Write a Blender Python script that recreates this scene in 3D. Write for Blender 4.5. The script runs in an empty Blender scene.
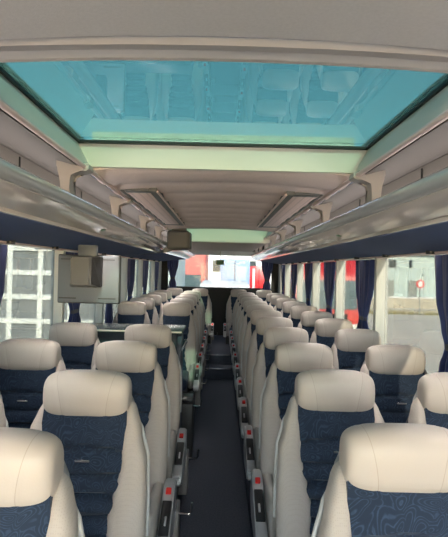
import bpy, bmesh, math, random
from mathutils import Vector, Matrix
random.seed(4)
C = bpy.context.scene.collection
PI = math.pi
CZ = 1.70          # camera height above the aisle floor

# ------------------------------------------------------------------ materials
def mat(name, col, rough=.6, metal=0, spec=.5, noise=None, bump=None, coat=0, sheen=0):
    m = bpy.data.materials.new(name); m.use_nodes = True
    nt = m.node_tree; N = nt.nodes; L = nt.links
    b = N['Principled BSDF']
    b.inputs['Base Color'].default_value = (*col, 1)
    b.inputs['Roughness'].default_value = rough
    b.inputs['Metallic'].default_value = metal
    b.inputs['Specular IOR Level'].default_value = spec
    b.inputs['Coat Weight'].default_value = coat
    b.inputs['Sheen Weight'].default_value = sheen
    tc = N.new('ShaderNodeTexCoord')
    if noise:
        sc, amt = noise
        n = N.new('ShaderNodeTexNoise'); n.inputs['Scale'].default_value = sc; n.inputs['Detail'].default_value = 4
        L.new(tc.outputs['Object'], n.inputs['Vector'])
        mx = N.new('ShaderNodeMix'); mx.data_type = 'RGBA'
        mx.inputs[6].default_value = (*[c * (1 - amt) for c in col], 1)
        mx.inputs[7].default_value = (*[min(1, c * (1 + amt)) for c in col], 1)
        L.new(n.outputs['Fac'], mx.inputs[0]); L.new(mx.outputs[2], b.inputs['Base Color'])
    if bump:
        sc, st = bump
        n = N.new('ShaderNodeTexNoise'); n.inputs['Scale'].default_value = sc; n.inputs['Detail'].default_value = 3
        L.new(tc.outputs['Object'], n.inputs['Vector'])
        bp = N.new('ShaderNodeBump'); bp.inputs['Strength'].default_value = st; bp.inputs['Distance'].default_value = .002
        L.new(n.outputs['Fac'], bp.inputs['Height']); L.new(bp.outputs['Normal'], b.inputs['Normal'])
    return m

def glass_mat(name, tint, refl, rough=0.0, refl_col=(1, 1, 1)):
    m = bpy.data.materials.new(name); m.use_nodes = True
    nt = m.node_tree; N = nt.nodes; L = nt.links
    N.remove(N['Principled BSDF'])
    out = N['Material Output']
    t = N.new('ShaderNodeBsdfTransparent'); t.inputs[0].default_value = (*tint, 1)
    g = N.new('ShaderNodeBsdfGlossy'); g.inputs['Roughness'].default_value = rough; g.inputs[0].default_value = (*refl_col, 1)
    lw = N.new('ShaderNodeLayerWeight'); lw.inputs['Blend'].default_value = .35
    mr = N.new('ShaderNodeMapRange'); mr.inputs[1].default_value = 0; mr.inputs[2].default_value = 1
    mr.inputs[3].default_value = refl[0]; mr.inputs[4].default_value = refl[1]
    L.new(lw.outputs['Facing'], mr.inputs[0])
    mx = N.new('ShaderNodeMixShader')
    L.new(mr.outputs[0], mx.inputs[0]); L.new(t.outputs[0], mx.inputs[1]); L.new(g.outputs[0], mx.inputs[2])
    L.new(mx.outputs[0], out.inputs['Surface'])
    return m

def emit_mat(name, col, st):
    m = bpy.data.materials.new(name); m.use_nodes = True
    b = m.node_tree.nodes['Principled BSDF']
    b.inputs['Base Color'].default_value = (*col, 1)
    b.inputs['Emission Color'].default_value = (*col, 1); b.inputs['Emission Strength'].default_value = st
    return m

M = {}
# leather with stitched seams (object coordinates of the headrest)
def leather():
    m = mat('beige_leather', (.475, .418, .374), .42, spec=.4, bump=(260, .12))
    nt = m.node_tree; N = nt.nodes; L = nt.links; b = N['Principled BSDF']
    tc = N.new('ShaderNodeTexCoord'); sx = N.new('ShaderNodeSeparateXYZ'); L.new(tc.outputs['Object'], sx.inputs[0])
    def mth(op, a, bb=None, clamp=False):
        n = N.new('ShaderNodeMath'); n.operation = op; n.use_clamp = clamp
        for i, v in enumerate((a, bb)):
            if v is None: continue
            if isinstance(v, (int, float)): n.inputs[i].default_value = v
            else: L.new(v, n.inputs[i])
        return n.outputs[0]
    t = mth('DIVIDE', mth('ADD', sx.outputs['Z'], .087), .174, True)
    f = mth('ADD', mth('MULTIPLY', mth('POWER', t, 1.7), .030), .076)
    d = mth('ABSOLUTE', mth('SUBTRACT', mth('ABSOLUTE', sx.outputs['X']), f))
    line = mth('SUBTRACT', 1, mth('DIVIDE', d,   .0016), True)
    mx = N.new('ShaderNodeMix'); mx.data_type = 'RGBA'
    mx.inputs[6].default_value = (.475, .418, .374, 1); mx.inputs[7].default_value = (.36, .30, .25, 1)
    L.new(line, mx.inputs[0]); L.new(mx.outputs[2], b.inputs['Base Color'])
    return m
M['leather'] = leather()

def navy_fabric():
    m = mat('navy_patterned_fabric', (.03, .05, .09), .9, spec=.2, sheen=.15)
    nt = m.node_tree; N = nt.nodes; L = nt.links; b = N['Principled BSDF']
    tc = N.new('ShaderNodeTexCoord')
    n = N.new('ShaderNodeTexNoise'); n.inputs['Scale'].default_value = 9; n.inputs['Detail'].default_value = 1
    L.new(tc.outputs['Object'], n.inputs['Vector'])
    ad = N.new('ShaderNodeMix'); ad.data_type = 'VECTOR'; ad.inputs[0].default_value = .14
    L.new(tc.outputs['Object'], ad.inputs[4]); L.new(n.outputs['Color'], ad.inputs[5])
    v = N.new('ShaderNodeTexVoronoi'); v.inputs['Scale'].default_value = 26
    L.new(ad.outputs[1], v.inputs['Vector'])
    s = N.new('ShaderNodeMath'); s.operation = 'SINE'
    mu = N.new('ShaderNodeMath'); mu.operation = 'MULTIPLY'; mu.inputs[1].default_value = 34
    L.new(v.outputs['Distance'], mu.inputs[0]); L.new(mu.outputs[0], s.inputs[0])
    n2 = N.new('ShaderNodeTexNoise'); n2.inputs['Scale'].default_value = 60; n2.inputs['Detail'].default_value = 2
    L.new(tc.outputs['Object'], n2.inputs['Vector'])
    mm = N.new('ShaderNodeMath'); mm.operation = 'MULTIPLY'
    L.new(s.outputs[0], mm.inputs[0]); L.new(n2.outputs['Fac'], mm.inputs[1])
    r = N.new('ShaderNodeValToRGB')
    r.color_ramp.elements[0].position = .1; r.color_ramp.elements[0].color = (.017, .027, .050, 1)
    r.color_ramp.elements[1].position = .6; r.color_ramp.elements[1].color = (.034, .058, .100, 1)
    L.new(mm.outputs[0], r.inputs[0]); L.new(r.outputs[0], b.inputs['Base Color'])
    return m
M['navy'] = navy_fabric()

def bolster_fabric():
    m = mat('beige_perforated_fabric', (.50, .45, .40), .85, spec=.25)
    nt = m.node_tree; N = nt.nodes; L = nt.links; b = N['Principled BSDF']
    tc = N.new('ShaderNodeTexCoord')
    v = N.new('ShaderNodeTexVoronoi'); v.inputs['Scale'].default_value = 190; v.inputs['Randomness'].default_value = .1
    L.new(tc.outputs['Object'], v.inputs['Vector'])
    r = N.new('ShaderNodeValToRGB')
    r.color_ramp.elements[0].position = .18; r.color_ramp.elements[0].color = (.40, .355, .318, 1)
    r.color_ramp.elements[1].position = .42; r.color_ramp.elements[1].color = (.45, .40, .36, 1)
    L.new(v.outputs['Distance'], r.inputs[0]); L.new(r.outputs[0], b.inputs['Base Color'])
    return m
M['bolster'] = bolster_fabric()
M['shell'] = mat('grey_seat_shell', (.28, .28, .285), .5)
M['handle'] = mat('light_grey_plastic', (.42, .42, .42), .35)
M['darkhandle'] = mat('dark_grey_plastic', (.06, .06, .065), .4)
M['console'] = mat('silver_grey_plastic', (.46, .46, .47), .28, metal=.3)
M['black'] = mat('black_plastic', (.012, .012, .014), .35)
M['red'] = mat('red_button', (.75, .02, .015), .4)
M['chrome'] = mat('chrome', (.8, .8, .8), .15, metal=1)
M['pad'] = mat('beige_pad_fabric', (.41, .38, .345), .8)
M['pedestal'] = mat('dark_pedestal_steel', (.05, .048, .047), .5)
M['box'] = mat('brown_grey_box', (.24, .215, .20), .5)
M['carpet'] = mat('dark_carpet', (.095, .103, .13), .95, spec=.1, noise=(90, .5), bump=(400, .8))
M['ceil'] = mat('ceiling_fabric', (.52, .485, .46), .9, spec=.15, noise=(160, .10), bump=(500, .3))
M['ceilp'] = mat('ceiling_padding', (.74, .63, .59), .85, spec=.2, noise=(120, .08))
M['trimc'] = mat('taupe_trim', (.42, .38, .35), .45)
M['rail'] = mat('ceiling_rail_metal', (.80, .62, .58), .35, metal=.2)
M['rim'] = mat('hatch_rim', (.66, .64, .56), .55)
M['rackback'] = mat('rack_fabric', (.27, .245, .22), .85, noise=(200, .08))
M['racklid'] = mat('rack_upper_fabric', (.18, .163, .15), .8, noise=(150, .08))
M['tube'] = mat('satin_rack_rail', (.56, .57, .58), .25, metal=.35, coat=.4)
M['fascia'] = mat('glossy_champagne_fascia', (.72, .66, .61), .10, metal=.15, coat=.6)
M['under'] = mat('navy_underside_fabric', (.06, .092, .20), .75, spec=.25)
M['underlight'] = mat('grey_end_panel', (.38, .36, .34), .6)
M['seal'] = mat('black_rubber_seal', (.006, .006, .006), .6)
M['wall'] = mat('grey_side_lining', (.46, .45, .44), .8, noise=(80, .08))
M['pillar'] = mat('pale_window_pillar', (.54, .56, .55), .5)
M['curtain'] = mat('navy_curtain', (.028, .045, .17), .75, sheen=.3, noise=(30, .25))
M['strap'] = mat('grey_strap', (.10, .10, .12), .6)
M['tv'] = mat('grey_monitor_back', (.135, .155, .185), .45)
M['tvdark'] = mat('dark_monitor_frame', (.03, .03, .032), .4)
M['tvbox'] = mat('taupe_grey_housing', (.13, .135, .14), .5)
M['part'] = mat('slate_partition', (.055, .07, .095), .6, noise=(60, .15))
M['top'] = mat('dark_table_top', (.05, .055, .065), .25)
M['housing'] = mat('dark_grey_housing', (.12, .125, .125), .55)
M['vent'] = mat('perforated_vent', (.50, .44, .41), .5)
M['sign'] = mat('dark_green_sign', (.01, .10, .025), .5)
M['signedge'] = mat('olive_sign_edge', (.20, .19, .05), .5)
M['rack_fill'] = emit_mat('white_rack_fill_glow', (1, .93, .90), 1.4)  # added fill glow inside the racks, brightens the ceiling
M['lens'] = emit_mat('glint_lamp_glow', (1, .78, .55), 4)  # glow of the small added lamps that make warm glints
M['strip'] = emit_mat('hidden_fill_strip_glow', (1, .93, .87), 17)  # added glow in a hidden channel, lifts the mid-cabin seats
M['tealglass'] = glass_mat('teal_roof_glass', (.168, .252, .222), (.04, .32), 0, (.8, .92, .95))
M['pane'] = glass_mat('tinted_window_glass', (.272, .276, .264), (.008, .10))
M['rearpane'] = glass_mat('rear_window_glass', (.32, .33, .33), (.008, .10))
M['clear'] = glass_mat('clear_windscreen_glass', (.96, .97, .96), (.015, .30))
def perf():
    m = M['vent']; nt = m.node_tree; N = nt.nodes; L = nt.links; b = N['Principled BSDF']
    tc = N.new('ShaderNodeTexCoord'); v = N.new('ShaderNodeTexVoronoi'); v.inputs['Scale'].default_value = 22; v.inputs['Randomness'].default_value = 0
    L.new(tc.outputs['Object'], v.inputs['Vector'])
    r = N.new('ShaderNodeValToRGB'); r.color_ramp.elements[0].position = .25; r.color_ramp.elements[0].color = (.10, .08, .07, 1)
    r.color_ramp.elements[1].position = .33; r.color_ramp.elements[1].color = (.80, .66, .62, 1)
    L.new(v.outputs['Distance'], r.inputs[0]); L.new(r.outputs[0], b.inputs['Base Color'])
perf()
# outside
M['asphalt'] = mat('sandy_pavement', (.82, .74, .61), .9, noise=(.35, .18))
M['concrete'] = mat('pale_concrete', (.50, .46, .38), .9, noise=(.6, .1))
M['palewall'] = mat('pale_blue_wall', (.50, .60, .58), .7, noise=(.5, .04))
M['doorgrey'] = mat('grey_door', (.26, .28, .26), .6)
M['darkwin'] = mat('dark_window', (.05, .07, .08), .2)
M['roofm'] = mat('grey_roof', (.30, .33, .36), .6)
M['grass'] = mat('dry_grass', (.30, .27, .08), .9, noise=(8, .4))
M['white'] = mat('white_paint', (.80, .80, .80), .5)
M['grid'] = mat('white_gate_frame', (.74, .80, .80), .5)
M['gatepane'] = mat('grey_gate_pane', (.22, .25, .27), .25, noise=(1.3, .35))
M['truckred'] = mat('red_truck_paint', (.62, .02, .025), .3, coat=.5)
M['trucksal'] = mat('salmon_red_body', (.72, .16, .13), .5)
M['truckglass'] = mat('truck_glass', (.10, .15, .16), .1)
M['tyre'] = mat('tyre_rubber', (.015, .015, .015), .8)
M['blue'] = mat('pale_blue_paint', (.30, .45, .66), .5)
M['lamp'] = mat('headlamp', (.8, .8, .75), .2)

# ------------------------------------------------------------------ mesh helpers
class MB:
    def __init__(s): s.bm = bmesh.new()
    def box(s, c, size, bev=0, seg=2, rot=None):
        r = bmesh.ops.create_cube(s.bm, size=1)
        vs = r['verts']
        bmesh.ops.scale(s.bm, vec=size, verts=vs)
        if bev:
            es = list({e for v in vs for e in v.link_edges})
            rr = bmesh.ops.bevel(s.bm, geom=es, offset=bev, segments=seg, affect='EDGES', profile=.5)
            vs = list({v for f in rr['faces'] for v in f.verts} | {v for v in vs if v.is_valid})
            # bevel keeps faces connected: gather the whole island
            seen = set(vs); st = list(vs)
            while st:
                v = st.pop()
                for e in v.link_edges:
                    o = e.other_vert(v)
                    if o not in seen: seen.add(o); st.append(o)
            vs = list(seen)
        if rot is not None: bmesh.ops.transform(s.bm, matrix=rot, verts=vs)
        bmesh.ops.translate(s.bm, vec=c, verts=vs)
        return s
    def b2(s, x0, x1, y0, y1, z0, z1, bev=0, seg=2):
        return s.box(((x0+x1)/2, (y0+y1)/2, (z0+z1)/2), (abs(x1-x0), abs(y1-y0), abs(z1-z0)), bev, seg)
    def loft(s, loops, cap=True, closed=True):
        vl = [[s.bm.verts.new(p) for p in lp] for lp in loops]
        n = len(vl[0])
        for a, b in zip(vl, vl[1:]):
            for i in range(n if closed else n-1):
                j = (i+1) % n
                s.bm.faces.new((a[i], a[j], b[j], b[i]))
        if cap and closed:
            s.bm.faces.new(list(reversed(vl[0]))); s.bm.faces.new(vl[-1])
        return s
    def tube(s, path, r, n=8):
        path = [Vector(p) for p in path]
        loops = []
        up = Vector((0, 0, 1))
        for i, p in enumerate(path):
            t = (path[min(i+1, len(path)-1)] - path[max(i-1, 0)]).normalized()
            u = t.cross(up)
            if u.length < .05: u = t.cross(Vector((1, 0, 0)))
            u.normalize(); w = t.cross(u)
            rr = r[i] if isinstance(r, (list, tuple)) else r
            loops.append([p + (u*math.cos(2*PI*k/n) + w*math.sin(2*PI*k/n))*rr for k in range(n)])
        return s.loft(loops)
    def prism_y(s, prof, y0, y1, ny=1):       # closed profile [(x,z)] swept along Y
        return s.loft([[(x, y0+(y1-y0)*k/ny, z) for x, z in prof] for k in range(ny+1)])
    def prism_x(s, prof, x0, x1):             # closed profile [(y,z)] swept along X
        return s.loft([[(x0, y, z) for y, z in prof], [(x1, y, z) for y, z in prof]])
    def cyl(s, c, r, d, axis='Z', n=24):
        R = {'Z': Matrix(), 'X': Matrix.Rotation(PI/2, 4, 'Y'), 'Y': Matrix.Rotation(PI/2, 4, 'X')}[axis]
        bmesh.ops.create_cone(s.bm, cap_ends=True, segments=n, radius1=r, radius2=r, depth=d, matrix=Matrix.Translation(c) @ R)
        return s
    def grid(s, fn, nu, nv):
        vs = [[s.bm.verts.new(fn(i/nu, j/nv)) for j in range(nv+1)] for i in range(nu+1)]
        for i in range(nu):
            for j in range(nv):
                s.bm.faces.new((vs[i][j], vs[i+1][j], vs[i+1][j+1], vs[i][j+1]))
        return s
    def build(s, name, m, parent=None, loc=(0, 0, 0), smooth=True, ang=.7, recalc=True):
        if recalc: bmesh.ops.recalc_face_normals(s.bm, faces=s.bm.faces)
        me = bpy.data.meshes.new(name); s.bm.to_mesh(me); s.bm.free()
        if smooth:
            me.polygons.foreach_set('use_smooth', [True]*len(me.polygons))
            me.set_sharp_from_angle(angle=ang)
        me.materials.append(M[m] if isinstance(m, str) else m)
        o = bpy.data.objects.new(name, me); C.objects.link(o); o.location = loc
        if parent: o.parent = parent
        return o

def tag(o, label, cat, group=None, kind=None):
    o['label'] = label; o['category'] = cat
    if group: o['group'] = group
    if kind: o['kind'] = kind
    return o
def thing(name, label, cat, loc=(0, 0, 0), group=None):
    o = bpy.data.objects.new(name, None); C.objects.link(o); o.location = loc
    return tag(o, label, cat, group)
def struct(o):
    o['kind'] = 'structure'; return o
def dup(root, loc, label):
    r = root.copy(); C.objects.link(r); r.location = loc; r['label'] = label
    for ch in list(root.children):
        c = ch.copy(); C.objects.link(c); c.parent = r
        for g in list(ch.children):
            d = g.copy(); C.objects.link(d); d.parent = c
    return r
def interp(tab, z):
    if z <= tab[0][0]: return tab[0][1]
    for (a, u), (b, v) in zip(tab, tab[1:]):
        if z <= b:
            t = (z-a)/(b-a); t = t*t*(3-2*t)
            return u+(v-u)*t
    return tab[-1][1]

# ------------------------------------------------------------------ camera, sun, sky
cam = bpy.data.cameras.new('camera'); co = bpy.data.objects.new('camera', cam); C.objects.link(co)
ROLL = math.radians(1.4)
co.location = (0, 0, CZ); co.rotation_euler = (PI/2, -ROLL, 0)
cam.sensor_fit = 'VERTICAL'; cam.sensor_height = 36; cam.sensor_width = 36*448/537
cam.lens = 36*500/537; cam.shift_x = 4/537; cam.shift_y = .5/537
cam.clip_start = .02; cam.clip_end = 400
bpy.context.scene.camera = co

SUN = Vector((-.20, 1, -.43)).normalized()
sl = bpy.data.lights.new('sun', 'SUN'); sl.energy = 7.5; sl.angle = math.radians(.6); sl.color = (1, .89, .72)
so = bpy.data.objects.new('sun', sl); C.objects.link(so); so.location = (2, -8, 6)
so.rotation_euler = SUN.to_track_quat('-Z', 'Y').to_euler()
w = bpy.data.worlds.new('sky'); bpy.context.scene.world = w; w.use_nodes = True
nt = w.node_tree
sky = nt.nodes.new('ShaderNodeTexSky'); sky.sky_type = 'NISHITA'; sky.sun_disc = False
sky.sun_elevation = math.asin(-SUN.z); sky.sun_rotation = math.atan2(-SUN.x, -SUN.y)
sky.air_density = 1.0; sky.dust_density = .25; sky.ozone_density = 1.5
bg = nt.nodes['Background']; bg.inputs[1].default_value = .28
nt.links.new(sky.outputs[0], bg.inputs[0])
sky_fill = nt.nodes.new('ShaderNodeBackground'); sky_fill.inputs[0].default_value = (.60, .80, 1, 1); sky_fill.inputs[1].default_value = .36   # even bluish fill added over the sky to cool the light
ad = nt.nodes.new('ShaderNodeAddShader')
nt.links.new(bg.outputs[0], ad.inputs[0]); nt.links.new(sky_fill.outputs[0], ad.inputs[1])
nt.links.new(ad.outputs[0], nt.nodes['World Output'].inputs['Surface'])
sc = bpy.context.scene
sc.view_settings.view_transform = 'Standard'; sc.view_settings.look = 'None'
sc.view_settings.exposure = 2.4; sc.view_settings.gamma = 1; sc.view_settings.use_curve_mapping = False
try:
    sc.cycles.max_bounces = 12; sc.cycles.transparent_max_bounces = 24; sc.cycles.diffuse_bounces = 6
    sc.cycles.use_denoising = True
    sc.cycles.sample_clamp_indirect = 6
except Exception: pass

# ------------------------------------------------------------------ the shell of the coach
YF, YR = -2.6, 10.5
XW = 1.24
struct(MB().b2(-1.31, 1.31, YF, YR+.1, -.08, 0).build('floor', 'carpet', smooth=False))
# raised seat platforms, with the stairwell cut out on the left, and the steps to the rear
def platform(name, x0, x1, y0, y1, z): struct(MB().b2(x0, x1, y0, y1, 0.001, z, .008).build(name, 'carpet'))
platform('platform_right', .24, XW, YF+.02, 7.7, .13)
platform('platform_left', -XW, -.24, YF+.02, 4.0, .15)
platform('platform_left_rear', -XW, -.24, 5.05, 7.7, .15)
platform('step_lower', -XW, XW, 7.701, 8.05, .16)
platform('step_upper', -XW, XW, 8.051, YR, .31)
for n, (y, z) in enumerate(((7.70, .16), (8.05, .31))):
    struct(MB().b2(-.235, .235, y-.012, y+.03, z+.001, z+.008, .003).build('trim_%d' % (n+1), 'chrome'))

# side walls: lower lining, header, roof rail
WIN = (.95, 1.86)      # sill, window top
PIL = [2.30, 3.88, 5.20, 6.50, 7.80, 9.24]
for s, nm in ((-1, 'left'), (1, 'right')):
    mb = MB()
    mb.b2(s*XW, s*1.31, YF, YR+.1, 0, WIN[0]); mb.b2(s*XW, s*1.31, YF, YR+.1, WIN[1], 2.26)
    mb.b2(s*XW, s*1.31, YF, YF+.25, WIN[0]+.001, WIN[1]-.001); mb.b2(s*XW, s*1.31, YR-.3, YR+.1, WIN[0]+.001, WIN[1]-.001)
    struct(mb.build('wall_' + nm, 'wall', smooth=False))
    edges = [YF+.25, -1.3, 1.05] + PIL + [YR-.3]
    for k, y in enumerate(PIL + [-1.3, 1.05]):
        struct(MB().b2(s*1.205, s*1.302, y-.028, y+.028, WIN[0]-.01, WIN[1]+.01, .01).build('trim_pillar_%s_%d' % (nm, k+1), 'pillar'))
    for k, (a, b) in enumerate(zip(edges, edges[1:])):
        f = MB()
        f.b2(s*1.255, s*1.295, a, b, WIN[0], WIN[0]+.03); f.b2(s*1.255, s*1.295, a, b, WIN[1]-.025, WIN[1])
        fo = struct(f.build('window_%s_%d' % (nm, k+1), 'seal', smooth=False))
        MB().b2(s*1.276, s*1.281, a+.002, b-.002, WIN[0]+.01, WIN[1]-.01).build('window_pane', 'clear' if b < -1.0 else 'pane', fo, smooth=False)
    # the roof above the racks
    struct(MB().b2(s*.70, s*1.31, YF, YR+.1, 2.261, 2.34).build('ceiling_roof_' + nm, 'ceil', smooth=False))
    struct(MB().prism_y([(s*.62, CZ+.425), (s*.90, CZ+.50), (s*XW, CZ+.54), (s*XW, 2.26), (s*.70, 2.26)], YF, YR).build('ceiling_lining_' + nm, 'racklid', smooth=False))

def crown(x, z=CZ+.45, h=.025): return z + h*(1-(x/.6)**2)
def ceil_strip(y0, y1, z, h, top, n=12, pads=0):
    mb = MB(); loops = []
    ny = max(1, pads*10)
    for k in range(ny+1):
        y = y0+(y1-y0)*k/ny
        d = 0
        if pads:
            f = (k/ny*pads) % 1
            d = -.026*(abs(math.sin(PI*f)))**.6 + .013
        xs = [-.615+1.23*i/n for i in range(n+1)]
        loops.append([(x, y, crown(x, z, h)+d) for x in xs] + [(.615, y, top), (-.615, y, top)])
    return mb.loft(loops)
struct(ceil_strip(YF, 1.0, CZ+.435, .03, 2.33).build('ceiling_front', 'ceil'))
struct(ceil_strip(2.345, 5.66, CZ+.435, .03, 2.33, pads=9).build('ceiling_middle', 'ceilp'))
struct(ceil_strip(6.87, YR+.1, CZ+.355, .02, 2.33).build('ceiling_rear', 'ceil'))
struct(MB().b2(-.615, .615, 6.835, 6.87, CZ+.36, 2.335, 0).build('ceiling_bulkhead', 'ceil', smooth=False))

# front wall with the windscreen opening (behind the camera)
mb = MB(); mb.b2(-1.31, 1.31, YF-.08, YF-.001, 0, .60); mb.b2(-1.31, 1.31, YF-.08, YF-.001, 2.24, 2.34)
struct(mb.build('wall_front', 'wall', smooth=False))
f = MB().b2(-1.31, 1.31, YF-.06, YF-.02, .60, .63).build('window_windscreen', 'seal', smooth=False); struct(f)
MB().b2(-1.30, 1.30, YF-.045, YF-.04, .61, 2.245).build('window_pane', 'clear', f, smooth=False)
struct(MB().prism_x([(YF+.01, .001), (YF+.01, .80), (YF+.10, .86), (YF+.62, .80), (YF+.70, .70), (YF+.62, .001)], -1.2, 1.2).build('trim_bounce_dashboard', 'ceil'))  # unseen dashboard, added pale to bounce sun onto the ceiling
# rear wall and rear window
mb = MB(); mb.b2(-1.31, 1.31, YR+.11, YR+.18, 0, 1.29); mb.b2(-1.31, 1.31, YR+.11, YR+.18, 2.02, 2.34)
for s in (-1, 1): mb.b2(s*1.10, s*1.31, YR+.11, YR+.18, 1.291, 2.019)
struct(mb.build('wall_rear', 'seal', smooth=False))
f = MB(); f.b2(-1.10, 1.10, YR+.12, YR+.15, 1.29, 1.31); struct(f := f.build('window_rear', 'seal', smooth=False))
MB().b2(-1.10, 1.10, YR+.135, YR+.14, 1.30, 2.03).build('window_pane', 'rearpane', f, smooth=False)
struct(MB().prism_x([(YR-.35, CZ+.37), (YR-.02, CZ+.37), (YR+.09, CZ+.31), (YR+.09, CZ+.29), (YR-.05, CZ+.30)], -XW, XW).build('trim_rear_header', 'trimc', smooth=False))

# ------------------------------------------------------------------ roof hatches
def hatch(y0, y1, yb, zg, zb, label, lip):
    h = thing('roof_hatch', label, 'roof window', (0, y0, CZ+zg))
    z = -zg
    X = .665
    MB().b2(-X-.02, X+.02, 0, y1-y0, 0, .006).build('glass_pane', 'tealglass', h, smooth=False)
    # rear rim, standing almost upright between the glass and the ceiling
    D = yb-y0
    pr = [(D-.034, -.004), (D-.030, -.014), (D, zb-zg), (D+.03, zb-zg), (D+.03, .004), (D-.034, .004)]
    MB().prism_x(pr, -X, X).build('rear_rim', 'rim', h, ang=.5)
    MB().b2(-X, X, D-.060, D-.032, -.012, -.001).build('rubber_seal', 'seal', h, smooth=False)
    for s in (-1, 1):
        MB().prism_y([(s*(X-.004), -.002), (s*(X-.008), -.02), (s*.602, .44-zg), (s*.60, .425-zg), (s*(X+.02), .425-zg+.03), (s*(X+.03), -.002)], .0, D).build('side_rim', 'rim', h, ang=.5)
        MB().b2(s*(X-.018), s*(X+.001), .0, D-.033, -.012, -.001).build('rubber_seal', 'seal', h, smooth=False)
    # front lip facing down, two rounded ridges
    zc = .45-zg; TOP = -.004
    prof = [(-.10, zc+.012), (-.10, zc-.004), (-.085, zc-.014), (-.07, zc-.008), (-.06, zc+.004), (-.02, zc+.004), (-.008, zc-.008), (.004, zc-.010), (.014, zc+.0), (.014, zc+.02), (.004, TOP), (-.02, TOP)]
    loops = []
    for k in range(13):
        x = -.62+1.24*k/12
        loops.append([(x, y, (z_+.022*(1-(x/.62)**2)*(1 if z_ < -.003 else 0))) for y, z_ in prof])
    MB().loft(loops).build('front_lip', 'trimc', h, ang=.5)
    return h
hatch(1.11, 2.26, 2.315, .57, .46, 'large teal glass roof window over the front seats, the nearest one', True)
hatch(5.76, 6.75, 6.80, .57, .37, 'smaller roof window far back near the rear header', True)

# ceiling rails beside the racks
for s in (-1, 1):
    rl = MB().tube([(s*.592, YF+.1, CZ+.425), (s*.592, YR-.1, CZ+.425)], .011, 10).build('ceiling_rail', 'rail')
    tag(rl, 'thin metal rail along the %s edge of the ceiling above the luggage rack' % ('left' if s < 0 else 'right'), 'rail', 'ceiling rails')

# ceiling vents
for s, nm in ((-1, 'left'), (1, 'right')):
    v = thing('ceiling_vent', 'long perforated grille panel on the ceiling above the %s rack' % nm, 'vent', (s*.48, 3.9, CZ+.44), 'ceiling grilles')
    MB().b2(-.068, .068, -1.02, 1.02, -.012, .0, .004).build('grille', 'vent', v)
    fr = MB(); fr.b2(-s*.07, -s*.115, -1.10, 1.10, -.016, .02, .006); fr.b2(s*.072, s*.09, -1.10, 1.10, -.016, .0, .004)
    fr.b2(-.07, .07, -1.10, -1.022, -.014, .0, .004); fr.b2(-.07, .07, 1.022, 1.10, -.014, .0, .004)
    fr.build('frame', 'housing', v)
    MB().tube([(-s*.118, -1.09, -.014), (-s*.118, 1.09, -.014)], .007, 8).build('edge_strip', 'rail', v)

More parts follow.
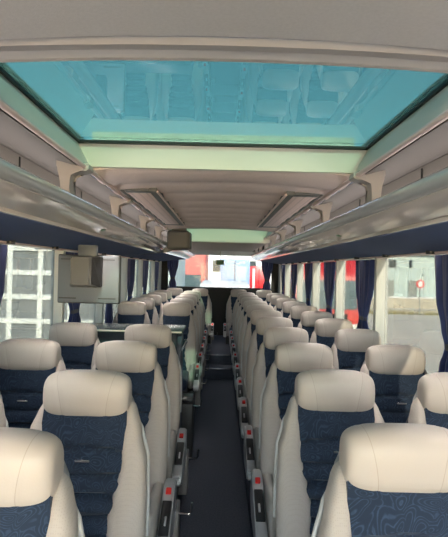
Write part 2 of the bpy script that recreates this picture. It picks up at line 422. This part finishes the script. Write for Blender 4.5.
# ------------------------------------------------------------------ luggage racks
def rack(s, y0, y1, dx, label, brackets, end=False):
    r = thing('luggage_rack', label, 'luggage rack', (s*.9, (y0+y1)/2, CZ), 'overhead luggage racks')
    ox, oy = s*.9, (y0+y1)/2
    Y0, Y1 = y0-oy, y1-oy
    P = lambda x, z: (s*(x-dx*(1.18-x)/.5)-ox, z)
    zu = lambda x: .186-(x-.735)*.1314
    up = MB()
    up.prism_y([P(.775, zu(.775)), P(1.222, .122), P(1.222, .16), P(.775, .205)], Y0, Y1)
    up.build('underside_panel', 'under', r, smooth=False)
    # added unseen fill light: glowing strip in a black channel behind the fascia lip
    ch = MB(); z0 = zu(.757)
    ch.prism_y([P(.742, z0), P(.744, z0), P(.744, z0+.042), P(.771, z0+.042), P(.771, z0), P(.7745, z0), P(.7745, z0+.046), P(.742, z0+.046)], Y0+.02, Y1-.02)
    co_ = ch.build('fill_strip_channel', 'black', r, smooth=False)
    MB().prism_y([P(.750, z0+.037), P(.768, z0+.037), P(.768, z0+.041), P(.750, z0+.041)], Y0+.03, Y1-.03).build('added_fill_strip', 'strip', co_, smooth=False)
    MB().prism_y([P(.735, .192), P(.736, .1755), P(.741, .1745), P(.741, .20)], Y0, Y1).build('lip', 'fascia', r, smooth=False)  # lip added to hide the fill strip from view
    fp = [P(.628, .240), P(.655, .222), P(.69, .207), P(.735, .190), P(.738, .204), P(.70, .222), P(.665, .240), P(.640, .256)]
    MB().prism_y(fp, Y0, Y1).build('fascia', 'fascia', r)
    c = P(.638, .272)
    tb = MB(); n = 20
    pts = [(c[0]+.030*math.cos(2*PI*k/n), c[1]+.031*math.sin(2*PI*k/n)) for k in range(n)]
    tb.prism_y(pts, Y0, Y1); tb.build('front_rail', 'tube', r)
    MB().prism_y([P(.665, .245), P(1.15, .20), P(1.15, .205), P(.665, .25)], Y0, Y1).build('shelf', 'racklid', r, smooth=False)
    MB().prism_y([P(.93, .205), P(.93, .50), P(.95, .50), P(.95, .205)], Y0, Y1).build('back_panel', 'rackback', r, smooth=False)
    for y in brackets:
        yy = y-oy
        b = MB()
        prof = [P(.648, .285), P(.690, .285), P(.692, .385), P(.700, .41), P(.712, .425), P(.712, .45), P(.60, .445), P(.575, .437), P(.572, .415), P(.585, .406), P(.63, .402), P(.652, .392), P(.657, .37)]
        b.prism_y(prof, yy-.045, yy+.045)
        bmesh.ops.bevel(b.bm, geom=[e for e in b.bm.edges if abs(e.verts[0].co.y-e.verts[1].co.y) < 1e-4], offset=.006, segments=2, affect='EDGES')
        b.build('bracket', 'trimc', r, ang=.6)
        MB().prism_y([P(.925, .30), P(.929, .30), P(.929, .49), P(.925, .49)], yy+.10, yy+.112).build('panel_seam', 'seal', r, smooth=False)
    MB().prism_y([P(.80, .242), P(.86, .236), P(.86, .244), P(.80, .250)], Y0+.05, Y1-.05).build('added_rack_fill', 'rack_fill', r, smooth=False)  # added fill light, hidden on the shelf behind the front rail
    # service units on the fascia: small call plates
    for y in [y0+.9*k+.9 for k in range(1, int((y1-y0-.3)/.9), 3)]:
        if y < .3: continue
        a, bb = P(.70, .2035), P(.672, .2155)
        ctr = Vector((P(.683, .2085)[0], y-oy, P(.683, .2085)[1]))
        ang = math.atan2(bb[1]-a[1], bb[0]-a[0])
        MB().box(ctr, (.022, .06, .004), .001, 1, Matrix.Rotation(-ang, 4, 'Y')).build('service_button', 'sign', r)
    for y in [v for v in (.55, 1.3, 2.05, 2.8, 3.55, 4.3, 5.05, 5.8, 6.6, 7.35, 8.1, 8.85, 9.6) if y0 < v < y1]:
        for xx in (1.175,):
            px_, pz_ = P(xx, .186-(xx-.735)*.1315)
            ring = []
            for rr, zz in ((.021, .004), (.026, .004), (.024, -.016), (.021, -.016)):
                ring.append([(px_+rr*math.cos(2*PI*k/24), y-oy+rr*math.sin(2*PI*k/24), pz_+zz) for k in range(24)])
            hs = MB().loft(ring+[ring[0]], cap=False).build('added_glint_lamp', 'black', r, ang=.5)  # lamp added for a warm glint at the window edge
            MB().cyl((px_, y-oy, pz_-.002), .0205, .003, 'Z', 20).build('lens', 'lens', hs, ang=.5)
    # light strip where the underside meets the window
    MB().prism_y([P(1.19, .116), P(1.226, .110), P(1.226, .121), P(1.19, .125)], Y0, Y1).build('window_trim', 'rail', r, smooth=False)
    for yy in (Y0, Y1-.012):
        MB().prism_y([P(.63, .243), P(.735, .187), P(1.222, .122), P(1.222, .20), P(.93, .25), P(.66, .29)], yy, yy+.012).build('end_cap', 'underlight', r, smooth=False)
    return r
rack(-1, -1.6, 6.05, 0, 'long luggage rack above the left windows, front section by the hanging monitor', [.05, 1.15, 2.18, 3.2, 4.35, 5.4])
rack(-1, 6.12, 10.1, .10, 'rear section of the left luggage rack, with grey end panel behind the housing', [6.5, 7.4, 8.4, 9.4])
rack(1, -1.6, 10.1, 0, 'luggage rack running the full length above the right windows', [.05, 1.2, 2.22, 3.25, 4.4, 5.45, 6.4, 7.4, 8.4, 9.4])

# dark housing between the two left rack sections
h = thing('monitor_housing', 'dark grey rounded box hanging from ceiling at the left rack joint', 'housing', (-.472, 5.66, CZ+.31))
MB().box((0, 0, 0), (.25, .30, .215), .035, 4).build('housing_body', 'housing', h)
MB().box((.126, 0, -.005), (.022, .26, .19), .01, 2).build('side_cheek', 'tvbox', h)
MB().cyl((.138, -.03, -.08), .012, .01, 'X', 12).build('pivot_screw', 'black', h)
MB().b2(-.08, .08, -.06, .06, .10, .145).build('mount', 'housing', h, smooth=False)

# ------------------------------------------------------------------ hanging monitor
t = thing('hanging_monitor', 'flat grey monitor seen from behind, hanging below the left luggage rack', 'monitor', (-.900, 3.42, CZ+.078))
mb = MB().box((0, .012, -.17), (.42, .016, .32), .006, 2); mb.build('back_cover', 'tv', t)
MB().box((.0, .035, -.17), (.43, .03, .335), .008, 2).build('screen_frame', 'tvdark', t)
for x in (-.14, .13): MB().b2(x-.06, x+.06, .0, .005, -.305, -.297).build('vent_slot', 'tvdark', t, smooth=False)
for x in (-.14, .13): MB().b2(x-.05, x+.05, .0, .005, -.038, -.032).build('vent_slot', 'tvdark', t, smooth=False)
b = MB()
def sq(x0, x1, z0, z1, y): return [(x0, y, z0), (x1, y, z0), (x1, y, z1), (x0, y, z1)]
b.loft([sq(-.10, .085, -.215, -.02, .004), sq(-.105, .085, -.225, -.012, -.06), sq(-.085, .04, -.205, -.02, -.12)])
bmesh.ops.bevel(b.bm, geom=list(b.bm.edges), offset=.008, segments=2, affect='EDGES')
b.build('hinge_box', 'tvbox', t)
MB().loft([[(.094, .006, -.215), (.094, -.055, -.222), (.052, -.118, -.20), (.052, -.118, -.022), (.094, -.055, -.014), (.094, .006, -.02)], [(.098, .006, -.215), (.098, -.055, -.222), (.056, -.122, -.20), (.056, -.122, -.022), (.098, -.055, -.014), (.098, .006, -.02)]]).build('side_cover', 'tvdark', t, smooth=False)
MB().box((-.01, .02, .0), (.13, .05, .13), .01, 2).build('arm', 'tv', t)

# ------------------------------------------------------------------ curtains
def curtain(name_side, s, y, label, rear=False):
    x = s*1.225
    o = thing('window_curtain', label, 'curtain', (x, y, WIN[1]-.048), 'navy window curtains')
    top, tie, bot = -.005, -.50, -.86
    def wid(z): return interp([(-.86, .21), (-.62, .16), (-.50, .09), (-.40, .15), (-.25, .23), (0, .26)], z)
    ph = random.random()*6
    loops = []
    nu = 56; nz = 22
    for j in range(nz+1):
        z = top+(bot-top)*j/nz
        wd = wid(z); loop = []
        fr, bk = [], []
        for i in range(nu+1):
            u = -1+2*i/nu
            a = .011*math.sin(u*15+ph)+.005*math.sin(u*27+ph*2+z*2)
            fr.append((a*(.5+.5*wd/.2)-.004, u*wd, z)); bk.append((a*(.5+.5*wd/.2)+.004, u*wd, z))
        loops.append(fr+bk[::-1])
    MB().loft(loops).build('cloth', 'curtain', o, ang=1.2)
    lo = []
    for z in (-.515, -.485):
        lo.append([((.018)*math.cos(2*PI*k/20), .096*math.sin(2*PI*k/20), z) for k in range(20)])
    MB().loft(lo).build('tie_strap', 'strap', o)
    if rear: o.rotation_euler = (0, 0, PI/2); o.scale = (1, .5, 1)
    return o
ordn = ['nearest', 'second', 'third', 'fourth', 'fifth', 'sixth']
for s, nm in ((-1, 'left'), (1, 'right')):
    for k, y in enumerate((2.60, 4.25, 5.57, 6.88, 8.20, 9.66)):
        curtain(nm, s, y, 'tied navy curtain on the %s side windows, %s from the camera' % (nm, ordn[k]))
    c = curtain(nm, s, 10.42, 'tied navy curtain at the %s side of the rear window' % nm, True)
    c.location = (s*.985, 10.44, 1.99)

# ------------------------------------------------------------------ seats
WO = [(.48, .20), (.60, .225), (.75, .230), (.85, .229), (1.0, .222), (1.10, .197), (1.17, .178), (1.24, .150)]
WC = [(.48, .15), (.60, .125), (.72, .108), (.82, .104), (.90, .118), (1.0, .140), (1.08, .142), (1.24, .134)]
def yc(z): return -(1.24-z)*.21
SEAMS = [(1.058, .024), (.972, .012), (.905, .008), (.840, .006), (.775, .004), (.715, .0)]
meshcache = {}
def cached(key, maker, name, m, parent, loc):
    if key in meshcache:
        o = meshcache[key].copy(); C.objects.link(o); o.parent = parent; o.location = loc; return o
    o = maker().build(name, m, parent, loc); meshcache[key] = o
    return o

def headrest_mesh():
    mb = MB(); nu, nv = 56, 28
    a, bz, cy = .155, .087, .070
    def sp(v, e): return math.copysign(abs(v)**e, v)
    loops = []
    for j in range(1, nu):            # slices along x
        th = PI*j/nu; x = -a*sp(math.cos(th), .68)
        k = sp(math.sin(th), .43)
        loop = []
        for i in range(nv):
            ph = 2*PI*i/nv
            y = cy*k**.8*sp(math.cos(ph), .80); z = bz*k**.85*sp(math.sin(ph), .70)
            # gentle pinch at the two seams, slight wrap forward at the wings
            f = .076+.030*max(0, min(1, (z+.087)/.174))**1.7
            d = abs(abs(x)-f)
            g = math.exp(-(d/.006)**2)*.0016
            y2 = y*(1-g/cy*1.0)+.003*(abs(x)/a)**2
            z2 = z*(1-g/bz*.6) + .001*(1-(x/a)**2)
            loop.append((x, y2, z2))
        loops.append(loop)
    return mb.loft(loops)

def panel_mesh():
    mb = MB(); nz = 60; nx = 16; loops = []
    for j in range(nz+1):
        z = .50+(1.22-.50)*j/nz
        wc = interp(WC, z)+.012
        fr = []
        for i in range(nx+1):
            u = -1+2*i/nx; x = u*wc
            y = yc(z)-.040-.016*(1-u*u)
            for zs, arch in SEAMS:
                zz = zs-arch*u*u
                y += .024*math.exp(-((z-zz)/.008)**2)
            y -= .011*abs(math.sin((z-.705)/.067*PI)) if z < .972 else 0
            fr.append((x, y, z))
        bk = [(u*wc, yc(z)+.02, z) for u in (1, -1)]
        loops.append(fr+bk)
    return mb.loft(loops)

def bolster_mesh(s):
    mb = MB(); nz = 40; n = 20; loops = []
    for j in range(nz+1):
        t = j/nz
        z = .50+(1.205-.50)*t
        wo, wc = interp(WO, z), interp(WC, z)
        xm = (wo+wc)/2; hw = max(.012, (wo-wc)/2+.004)
        prot = .050+.022*math.exp(-((z-.78)/.13)**2)
        sc_ = 1 if t < .9 else math.sqrt(max(.04, 1-((t-.9)/.1)**2))
        lp = []
        for k in range(n):
            a = 2*PI*k/n; ca, sa = math.cos(a), math.sin(a)
            e = .72
            x = xm+hw*math.copysign(abs(ca)**e, ca)*sc_
            y = yc(z)-.006+.035*max(0, (z-1.06)/.15)**1.3+prot*math.copysign(abs(sa)**e, sa)*sc_*(1 if sa < 0 else .9)
            # the inner edge leans back into the panel
            lp.append((s*x, y, z))
        loops.append(lp)
    return mb.loft(loops)

def shell_mesh():
    mb = MB(); nz = 20; n = 28; loops = []
    for j in range(nz+1):
        z = .44+(1.23-.44)*j/nz
        wo = interp(WO, z)-.012
        lp = []
        for k in range(n):
            a = 2*PI*k/n; ca, sa = math.cos(a), math.sin(a); e = .45
            lp.append((wo*math.copysign(abs(ca)**e, ca), yc(z)+.050+.030*math.copysign(abs(sa)**e, sa), z))
        loops.append(lp)
    return mb.loft(loops)

def seat(aisle, window, label, dark):
    o = thing('coach_seat', label, 'seat', (0, 0, 0), 'beige and navy coach seats')
    key = lambda k: (k, aisle)
    cached('head', headrest_mesh, 'headrest', 'leather', o, (0, -.016, 1.229))
    for s in (-1, 1): cached(('bol', s), lambda: bolster_mesh(s), 'side_bolster', 'bolster', o, (0, 0, 0))
    bp = cached('panel', panel_mesh, 'backrest', 'navy', o, (0, 0, 0))
    z = 1.020; y = yc(z)-.064
    cached('tag', lambda: MB().box((0, 0, 0), (.052, .004, .009), .001, 1), 'name_tag', 'chrome', o, (.008, y, z))
    cached('shell', shell_mesh, 'back_shell', 'shell', o, (0, 0, 0))
    # grab handle on the aisle shoulder
    pts = []
    for k in range(15):
        t = k/14; z = 1.165-.42*t
        x = interp(WO, z)+.003
        pts.append((aisle*(x-.03*max(0, 1-t*6)), yc(z)+.035+.02*max(0, 1-t*6), z))
    MB().tube(pts, .0075, 8).build('grab_handle', 'darkhandle' if dark else 'handle', o)
    cached('cush', lambda: MB().box((0, -.37, .525), (.34, .50, .13), .045, 4), 'seat_cushion', 'navy', o, (0, 0, 0))
    for s in (-1, 1): cached(('pad', s), lambda: MB().box((s*.199, -.33, .565), (.046, .38, .20), .022, 3), 'side_pad', 'pad', o, (0, 0, 0))
    cached('ped', lambda: MB().b2(-.17, .17, -.50, -.10, .151, .47, .02), 'pedestal', 'pedestal', o, (0, 0, 0))
    if not window:
        a = aisle
        prof = [(-.13, .665), (-.20, .66), (-.32, .605), (-.50, .535), (-.54, .51), (-.545, .47), (-.50, .44), (-.20, .44), (-.10, .50), (-.10, .64)]
        cb = MB().prism_x(prof, a*.228, a*.282)
        bmesh.ops.bevel(cb.bm, geom=list(cb.bm.edges), offset=.009, segments=2, affect='EDGES')
        c = cb.build('armrest_console', 'console', o)
        sl = math.atan2(.605-.66, -.32+.20)
        R = Matrix.Rotation(math.atan2(.055, .12), 4, 'X')
        MB().box((a*.255, -.238, .645), (.026, .034, .016), .004, 2, R).build('release_button', 'red', c)
        R2 = Matrix.Rotation(math.atan2(.07, .18), 4, 'X')
        MB().box((a*.255, -.375, .586), (.046, .19, .014), .006, 2, R2).build('socket_panel', 'black', c)
        MB().box((a*.258, -.40, .583), (.010, .05, .012), .003, 2, R2).build('toggle', 'console', c)
        MB().b2(a*.175, a*.235, -.48, -.14, .151, .44, .012).build('pedestal', 'pedestal', o)
        if a > 0:
            bx = MB().b2(.205, .285, .02, .15, .155, .43, .008).build('footrest_box', 'box', o)
            MB().tube([(.27, .05, .40), (.33, .05, .395), (.345, .045, .398), (.352, .045, .415), (.355, .045, .46)], .006, 8).build('lever', 'chrome', bx)
    else:
        MB().box((aisle*.208, -.30, .655), (.036, .36, .035), .012, 3).build('armrest', 'shell', o)
    return o
rank = ['nearest', 'second', 'third', 'fourth', 'fifth', 'sixth', 'seventh', 'eighth', 'ninth', 'tenth', 'eleventh', 'twelfth']
protos = {}
def put(kind, x, y, z, label):
    aisle = 1 if x < 0 else -1
    if kind not in protos:
        o = seat(aisle, 'window' in kind, label, kind == 'right_window'); o.location = (x, y, z); protos[kind] = o; return o
    return dup(protos[kind], (x, y, z), label)
XA, XWIN = .472, .976
RY = [1.32, 2.03] + [2.77+.745*k for k in range(9)]
for k, y in enumerate(RY):
    put('right_aisle', .486 if k == 0 else .472, y, -.012, 'beige headrest navy seat beside the aisle on the right, %s from the camera' % rank[k])
    if k > 0: put('right_window', XWIN, y, -.012, 'beige headrest navy seat beside the right windows, %s of those seen from the camera' % rank[k-1])
LY = [1.17, 1.85, 2.60, 3.38]
for k, y in enumerate(LY):
    put('left_aisle', -.515 if k == 0 else -XA, y, 0, 'beige headrest navy seat beside the aisle on the left, %s before the partition' % ['fourth', 'third', 'second', 'last'][k])
    if k > 0: put('left_window', -XWIN, y, 0, 'beige headrest navy seat beside the left windows, %s before the partition' % ['', 'third', 'second', 'last'][k])
LB = [5.62, 6.36, 7.10, 7.85, 8.60]
for k, y in enumerate(LB):
    put('left_aisle', -XA, y, 0, 'beige headrest navy seat beside the aisle on the left, %s behind the partition' % ['first', 'second', 'third', 'fourth', 'fifth'][k])
    put('left_window', -XWIN, y, 0, 'beige headrest navy seat beside the left windows, %s behind the partition' % ['first', 'second', 'third', 'fourth', 'fifth'][k])
for kind, x, lb in (('left_window', -.87, 'rear row seat by the left rear corner under the back window'), ('left_aisle', -.375, 'rear row seat left of the aisle end under the back window'),
                    ('right_aisle', .375, 'rear row seat right of the aisle end under the back window'), ('right_window', .87, 'rear row seat by the right rear corner under the back window')):
    put(kind, x, 9.75, -.0 if False else .0, 'beige headrest navy ' + lb)

# ------------------------------------------------------------------ partition with shelf, left of the aisle before the stairwell
p = thing('partition', 'slate blue partition wall with dark shelf top behind the left seats', 'partition', (-.74, 3.95, 0))
MB().b2(-.455, .43, .0, .05, .155, 1.19, .01).build('wall_panel', 'part', p)
pp = [(.06, .151), (.06, 1.14), (.02, 1.18), (-.12, 1.18), (-.22, 1.05), (-.30, .70), (-.34, .30), (-.34, .151)]
e = MB().prism_x(pp, .430, .460); e.build('end_panel', 'part', p)
tb = MB().box((.0, .0, 1.215), (.94, .42, .026), .010, 2); tp = tb.build('table_top', 'top', p)
MB().box((.0, -.213, 1.219), (.93, .008, .012), .003, 1).build('edge_strip', 'rail', tp)
MB().tube([(.45, .08, 1.10), (.475, .05, 1.12), (.485, 0, 1.12), (.475, -.06, 1.10), (.45, -.09, 1.06)], .013, 10).build('grab_handle', 'chrome', p)
# low box in the stairwell with its bent handle
q = thing('stairwell_box', 'low dark box with bent chrome handle beside the left aisle stairwell', 'box', (-.26, 4.55, 0))
MB().b2(-.06, .05, -.12, .12, .001, .50, .012).build('box_body', 'pedestal', q)
MB().b2(-.055, .045, -.10, .10, .501, .54, .012).build('flap', 'black', q)
MB().tube([(.04, .0, .45), (.10, 0, .445), (.115, 0, .45), (.12, 0, .47), (.122, 0, .51)], .006, 8).build('lever', 'chrome', q)

# small green sign at the rear window
g = thing('exit_sign', 'small dark green sign hanging in front of the rear window', 'sign', (.0, 10.2, CZ+.135))
MB().box((0, 0, 0), (.16, .012, .10), .004, 1).build('border', 'signedge', g)
MB().b2(-.068, .068, -.009, -.006, -.038, .038).build('face', 'sign', g, smooth=False)
MB().b2(-.004, .004, -.004, .004, .045, .225).build('hanger', 'signedge', g, smooth=False)

# ------------------------------------------------------------------ outside
GZ = -1.30
struct(MB().b2(-60, 60, -15, 120, GZ-.2, GZ).build('ground', 'asphalt', smooth=False))
# pale hall on the right
b = thing('building', 'pale blue industrial hall with grey doors seen through the right windows', 'building', (19, 44, GZ))
MB().b2(-12, 14, 0, 8, .92, 4.62).build('wall', 'palewall', b, smooth=False)
MB().b2(-12, 14, -.6, 8, 0, .90).build('plinth', 'concrete', b, smooth=False)
MB().b2(-12.3, 14.3, -.4, 8.3, 4.62, 4.95).build('roof', 'roofm', b, smooth=False)
MB().b2(-12.1, 14.1, -.65, -.001, .84, .96).build('ledge', 'white', b, smooth=False)
for x in (-8.1, -4.04, -2.04, 2.2, 6.4):
    d = MB().b2(x-.37, x+.37, -.06, -.001, .97, 2.38).build('door', 'doorgrey', b, smooth=False)
    MB().b2(x+.22, x+.28, -.09, -.06, 1.6, 1.75).build('door_handle', 'darkwin', d, smooth=False)
for x in (-8.0, -3.9, 1.2, 5.6):
    wf = MB().b2(x-.42, x+.42, -.05, -.001, 3.45, 4.22).build('window', 'roofm', b, smooth=False)
    MB().b2(x-.35, x+.35, -.07, -.05, 3.52, 4.15).build('window_glass', 'darkwin', wf, smooth=False)
MB().box((-2.25, -.1, 3.85), (.22, .16, .70), .08, 3).build('wall_lamp', 'darkwin', b)
MB().b2(-1.2, -1.05, -.08, 0, 2.85, 3.0).build('vent', 'darkwin', b, smooth=False)
# kerb and dry grass strip in front of it
struct(MB().b2(5, 34, 37.2, 37.8, GZ, GZ+.25).build('kerb', 'concrete', smooth=False))
gm = MB()
for k in range(900):
    x = random.uniform(6, 33); y = random.uniform(36.3, 37.1); hh = random.uniform(.08, .42); a = random.uniform(0, PI)
    dx, dy = .03*math.cos(a), .03*math.sin(a); lx = random.uniform(-.1, .1)
    v = [gm.bm.verts.new((x-dx, y-dy, GZ)), gm.bm.verts.new((x+dx, y+dy, GZ)), gm.bm.verts.new((x+lx, y+.03, GZ+hh))]
    gm.bm.faces.new(v)
go = gm.build('dry_grass', 'grass', smooth=False); tag(go, 'dry yellow grass along the kerb before the pale hall', 'grass', kind='stuff')
# round sign on a post
s_ = thing('road_sign', 'round white road sign with red ring on a post by the hall', 'sign', (14.42, 36.0, GZ))
MB().cyl((0, 0, 1.05), .04, 2.1, 'Z', 12).build('post', 'doorgrey', s_)
MB().cyl((0, -.06, 2.27), .30, .03, 'Y', 32).build('red_ring', 'red', s_, ang=.5)
MB().cyl((0, -.085, 2.27), .20, .03, 'Y', 32).build('white_face', 'white', s_, ang=.5)

def truck(label, x, y, body, wid=2.5, hgt=3.5, length=6.0):
    t = thing('truck', label, 'truck', (x, y, GZ), 'red trucks')
    w2 = wid/2
    prof = [(0, .55), (-.02, 1.55), (.18, 2.75), (.45, hgt-.15), (.7, hgt), (2.2, hgt), (2.2, .55)]
    cb = MB().prism_x(prof, -w2, w2); bmesh.ops.bevel(cb.bm, geom=list(cb.bm.edges), offset=.07, segments=2, affect='EDGES')
    cab = cb.build('cab', body, t)
    ws = MB().loft([[(-w2*.88, -.045+.0, 1.62), (w2*.88, -.045, 1.62), (w2*.88, .0, 1.62), (-w2*.88, .0, 1.62)],
                    [(-w2*.86, .135, 2.68), (w2*.86, .135, 2.68), (w2*.86, .2, 2.68), (-w2*.86, .2, 2.68)]]).build('windscreen', 'truckglass', cab)
    for sx in (-1, 1):
        MB().b2(sx*w2-.02, sx*w2+.02, .45, 1.35, 1.75, 2.55, .01).build('side_window', 'truckglass', cab)
        MB().box((sx*(w2*.78), -.03, .95), (.38, .1, .28), .04, 2).build('headlamp', 'lamp', cab)
        MB().box((sx*(w2+.2), -.05, 2.1), (.16, .18, .6), .05, 2).build('mirror', 'tyre', cab)
        for yy in (.9, 4.0, 5.2):
            MB().cyl((sx*(w2-.2), yy, .5), .5, .32, 'X', 28).build('wheel', 'tyre', t, ang=.5)
    MB().b2(-w2*.6, w2*.6, -.06, .0, 1.0, 1.45, .02).build('grille', 'tyre', cab)
    MB().box((0, .02, .62), (wid*.98, .22, .34), .05, 2).build('bumper', 'doorgrey', cab)
    MB().b2(-.26, .26, -.115, -.085, .56, .68).build('number_plate', 'white', cab, smooth=False)
    MB().b2(-w2*.85, w2*.85, .3, length+.0, .62, .92).build('chassis', 'tyre', t, smooth=False)
    MB().b2(-w2, w2, 2.4, length, .92, hgt+.25, .04).build('cargo_box', body, t)
    return t
truck('red truck parked facing the coach, seen between the right curtains', 4.0, 18.5, 'truckred')
t2 = truck('smaller red truck farther back, seen past the third right curtain', 4.9, 30, 'truckred', hgt=3.6); t2.scale = (.74, .74, .74)
truck('salmon red truck left of centre behind the rear window', -2.05, 25, 'trucksal', wid=2.6, hgt=3.9, length=7)
# white van behind
def van(label, x, y):
    t = thing('van', label, 'van', (x, y, GZ))
    prof = [(0, .4), (-.05, 1.0), (.55, 1.35), (1.25, 2.25), (1.7, 2.5), (4.6, 2.5), (4.7, .4)]
    cb = MB().prism_x(prof, -.95, .95); bmesh.ops.bevel(cb.bm, geom=list(cb.bm.edges), offset=.08, segments=2, affect='EDGES')
    c = cb.build('body', 'white', t)
    MB().loft([[(-.8, .56, 1.40), (.8, .56, 1.40), (.8, .7, 1.36), (-.8, .7, 1.36)], [(-.72, 1.13, 2.16), (.72, 1.13, 2.16), (.72, 1.3, 2.12), (-.72, 1.3, 2.12)]]).build('windscreen', 'truckglass', c)
    for sx in (-1, 1):
        MB().box((sx*.72, .02, .98), (.32, .2, .22), .05, 2).build('headlamp', 'lamp', c)
        for yy in (.9, 3.7): MB().cyl((sx*.82, yy, .36), .36, .24, 'X', 24).build('wheel', 'tyre', t, ang=.5)
    MB().b2(-.5, .5, -.08, -.02, .6, .85, .02).build('grille', 'tyre', c)
    return t
van('white van with dark windscreen behind the rear window', .2, 17.5)
# shipping boxes and white hall behind the coach
c = thing('container', 'red container with ribbed front right of centre behind the rear window', 'container', (3.0, 40, GZ))
MB().b2(-1.0, 1.0, 0, 6, .1, 3.3, .02).build('container_body', 'truckred', c)
for k in range(4): MB().b2(-.8+.5*k-.1, -.8+.5*k+.1, -.06, 0, .3, 3.1, .02).build('rib', 'white' if k % 2 else 'truckred', c)
c = thing('container', 'pale blue container standing at the centre behind the rear window', 'container', (.9, 30, GZ))
MB().b2(-.9, .9, 0, 6, .1, 3.6, .02).build('container_body', 'blue', c)
MB().b2(-.02, .02, -.05, 0, .2, 3.5).build('door_gap', 'seal', c, smooth=False)
c = thing('building', 'white hall far behind the rear window', 'building', (0, 70, GZ))
MB().b2(-16, 8, 0, 10, 0, 5.6).build('wall', 'white', c, smooth=False)
MB().b2(-16.4, 8.4, -.5, 10.5, 5.6, 6.0).build('roof', 'roofm', c, smooth=False)
for k in range(5):
    MB().b2(-13+4*k, -11+4*k, -.06, 0, 2.6, 4.2).build('window', 'darkwin', c, smooth=False)
# glazed white gate on the left
GH = 5.3
gt = thing('glazed_gate', 'white framed glazed gate seen through the nearest left window', 'gate', (-5.6, 14, GZ))
MB().b2(-4.6, 3.2, .06, .14, 0.02, GH).build('glazing', 'gatepane', gt, smooth=False)
for k in range(10): MB().b2(-4.53+.85*k-.07, -4.53+.85*k+.07, 0, .1, 0.01, GH).build('upright', 'grid', gt, smooth=False)
for k in range(8): MB().b2(-4.6, 3.19, -.01, .11, .05+.68*k-.07, .05+.68*k+.07).build('crossbar', 'grid', gt, smooth=False)
hb = thing('building', 'pale hall wall around the white gate on the left', 'building', (-5.6, 14.2, GZ))
MB().b2(-7, 4.2, .01, 6, 0, 5.6).build('wall', 'palewall', hb, smooth=False)
MB().b2(-7.3, 4.5, -.2, 6.3, 5.6, 5.8).build('roof', 'roofm', hb, smooth=False)
rs = thing('red_sign', 'small red sign with white marks high on the white gate', 'sign', (-4.92, 13.85, CZ+.60))
MB().b2(-.25, .25, 0, .04, -.12, .12).build('board', 'red', rs, smooth=False)
for k in range(4): MB().b2(-.17+.1*k, -.12+.1*k, -.01, 0, -.06, .06).build('mark', 'white', rs, smooth=False)
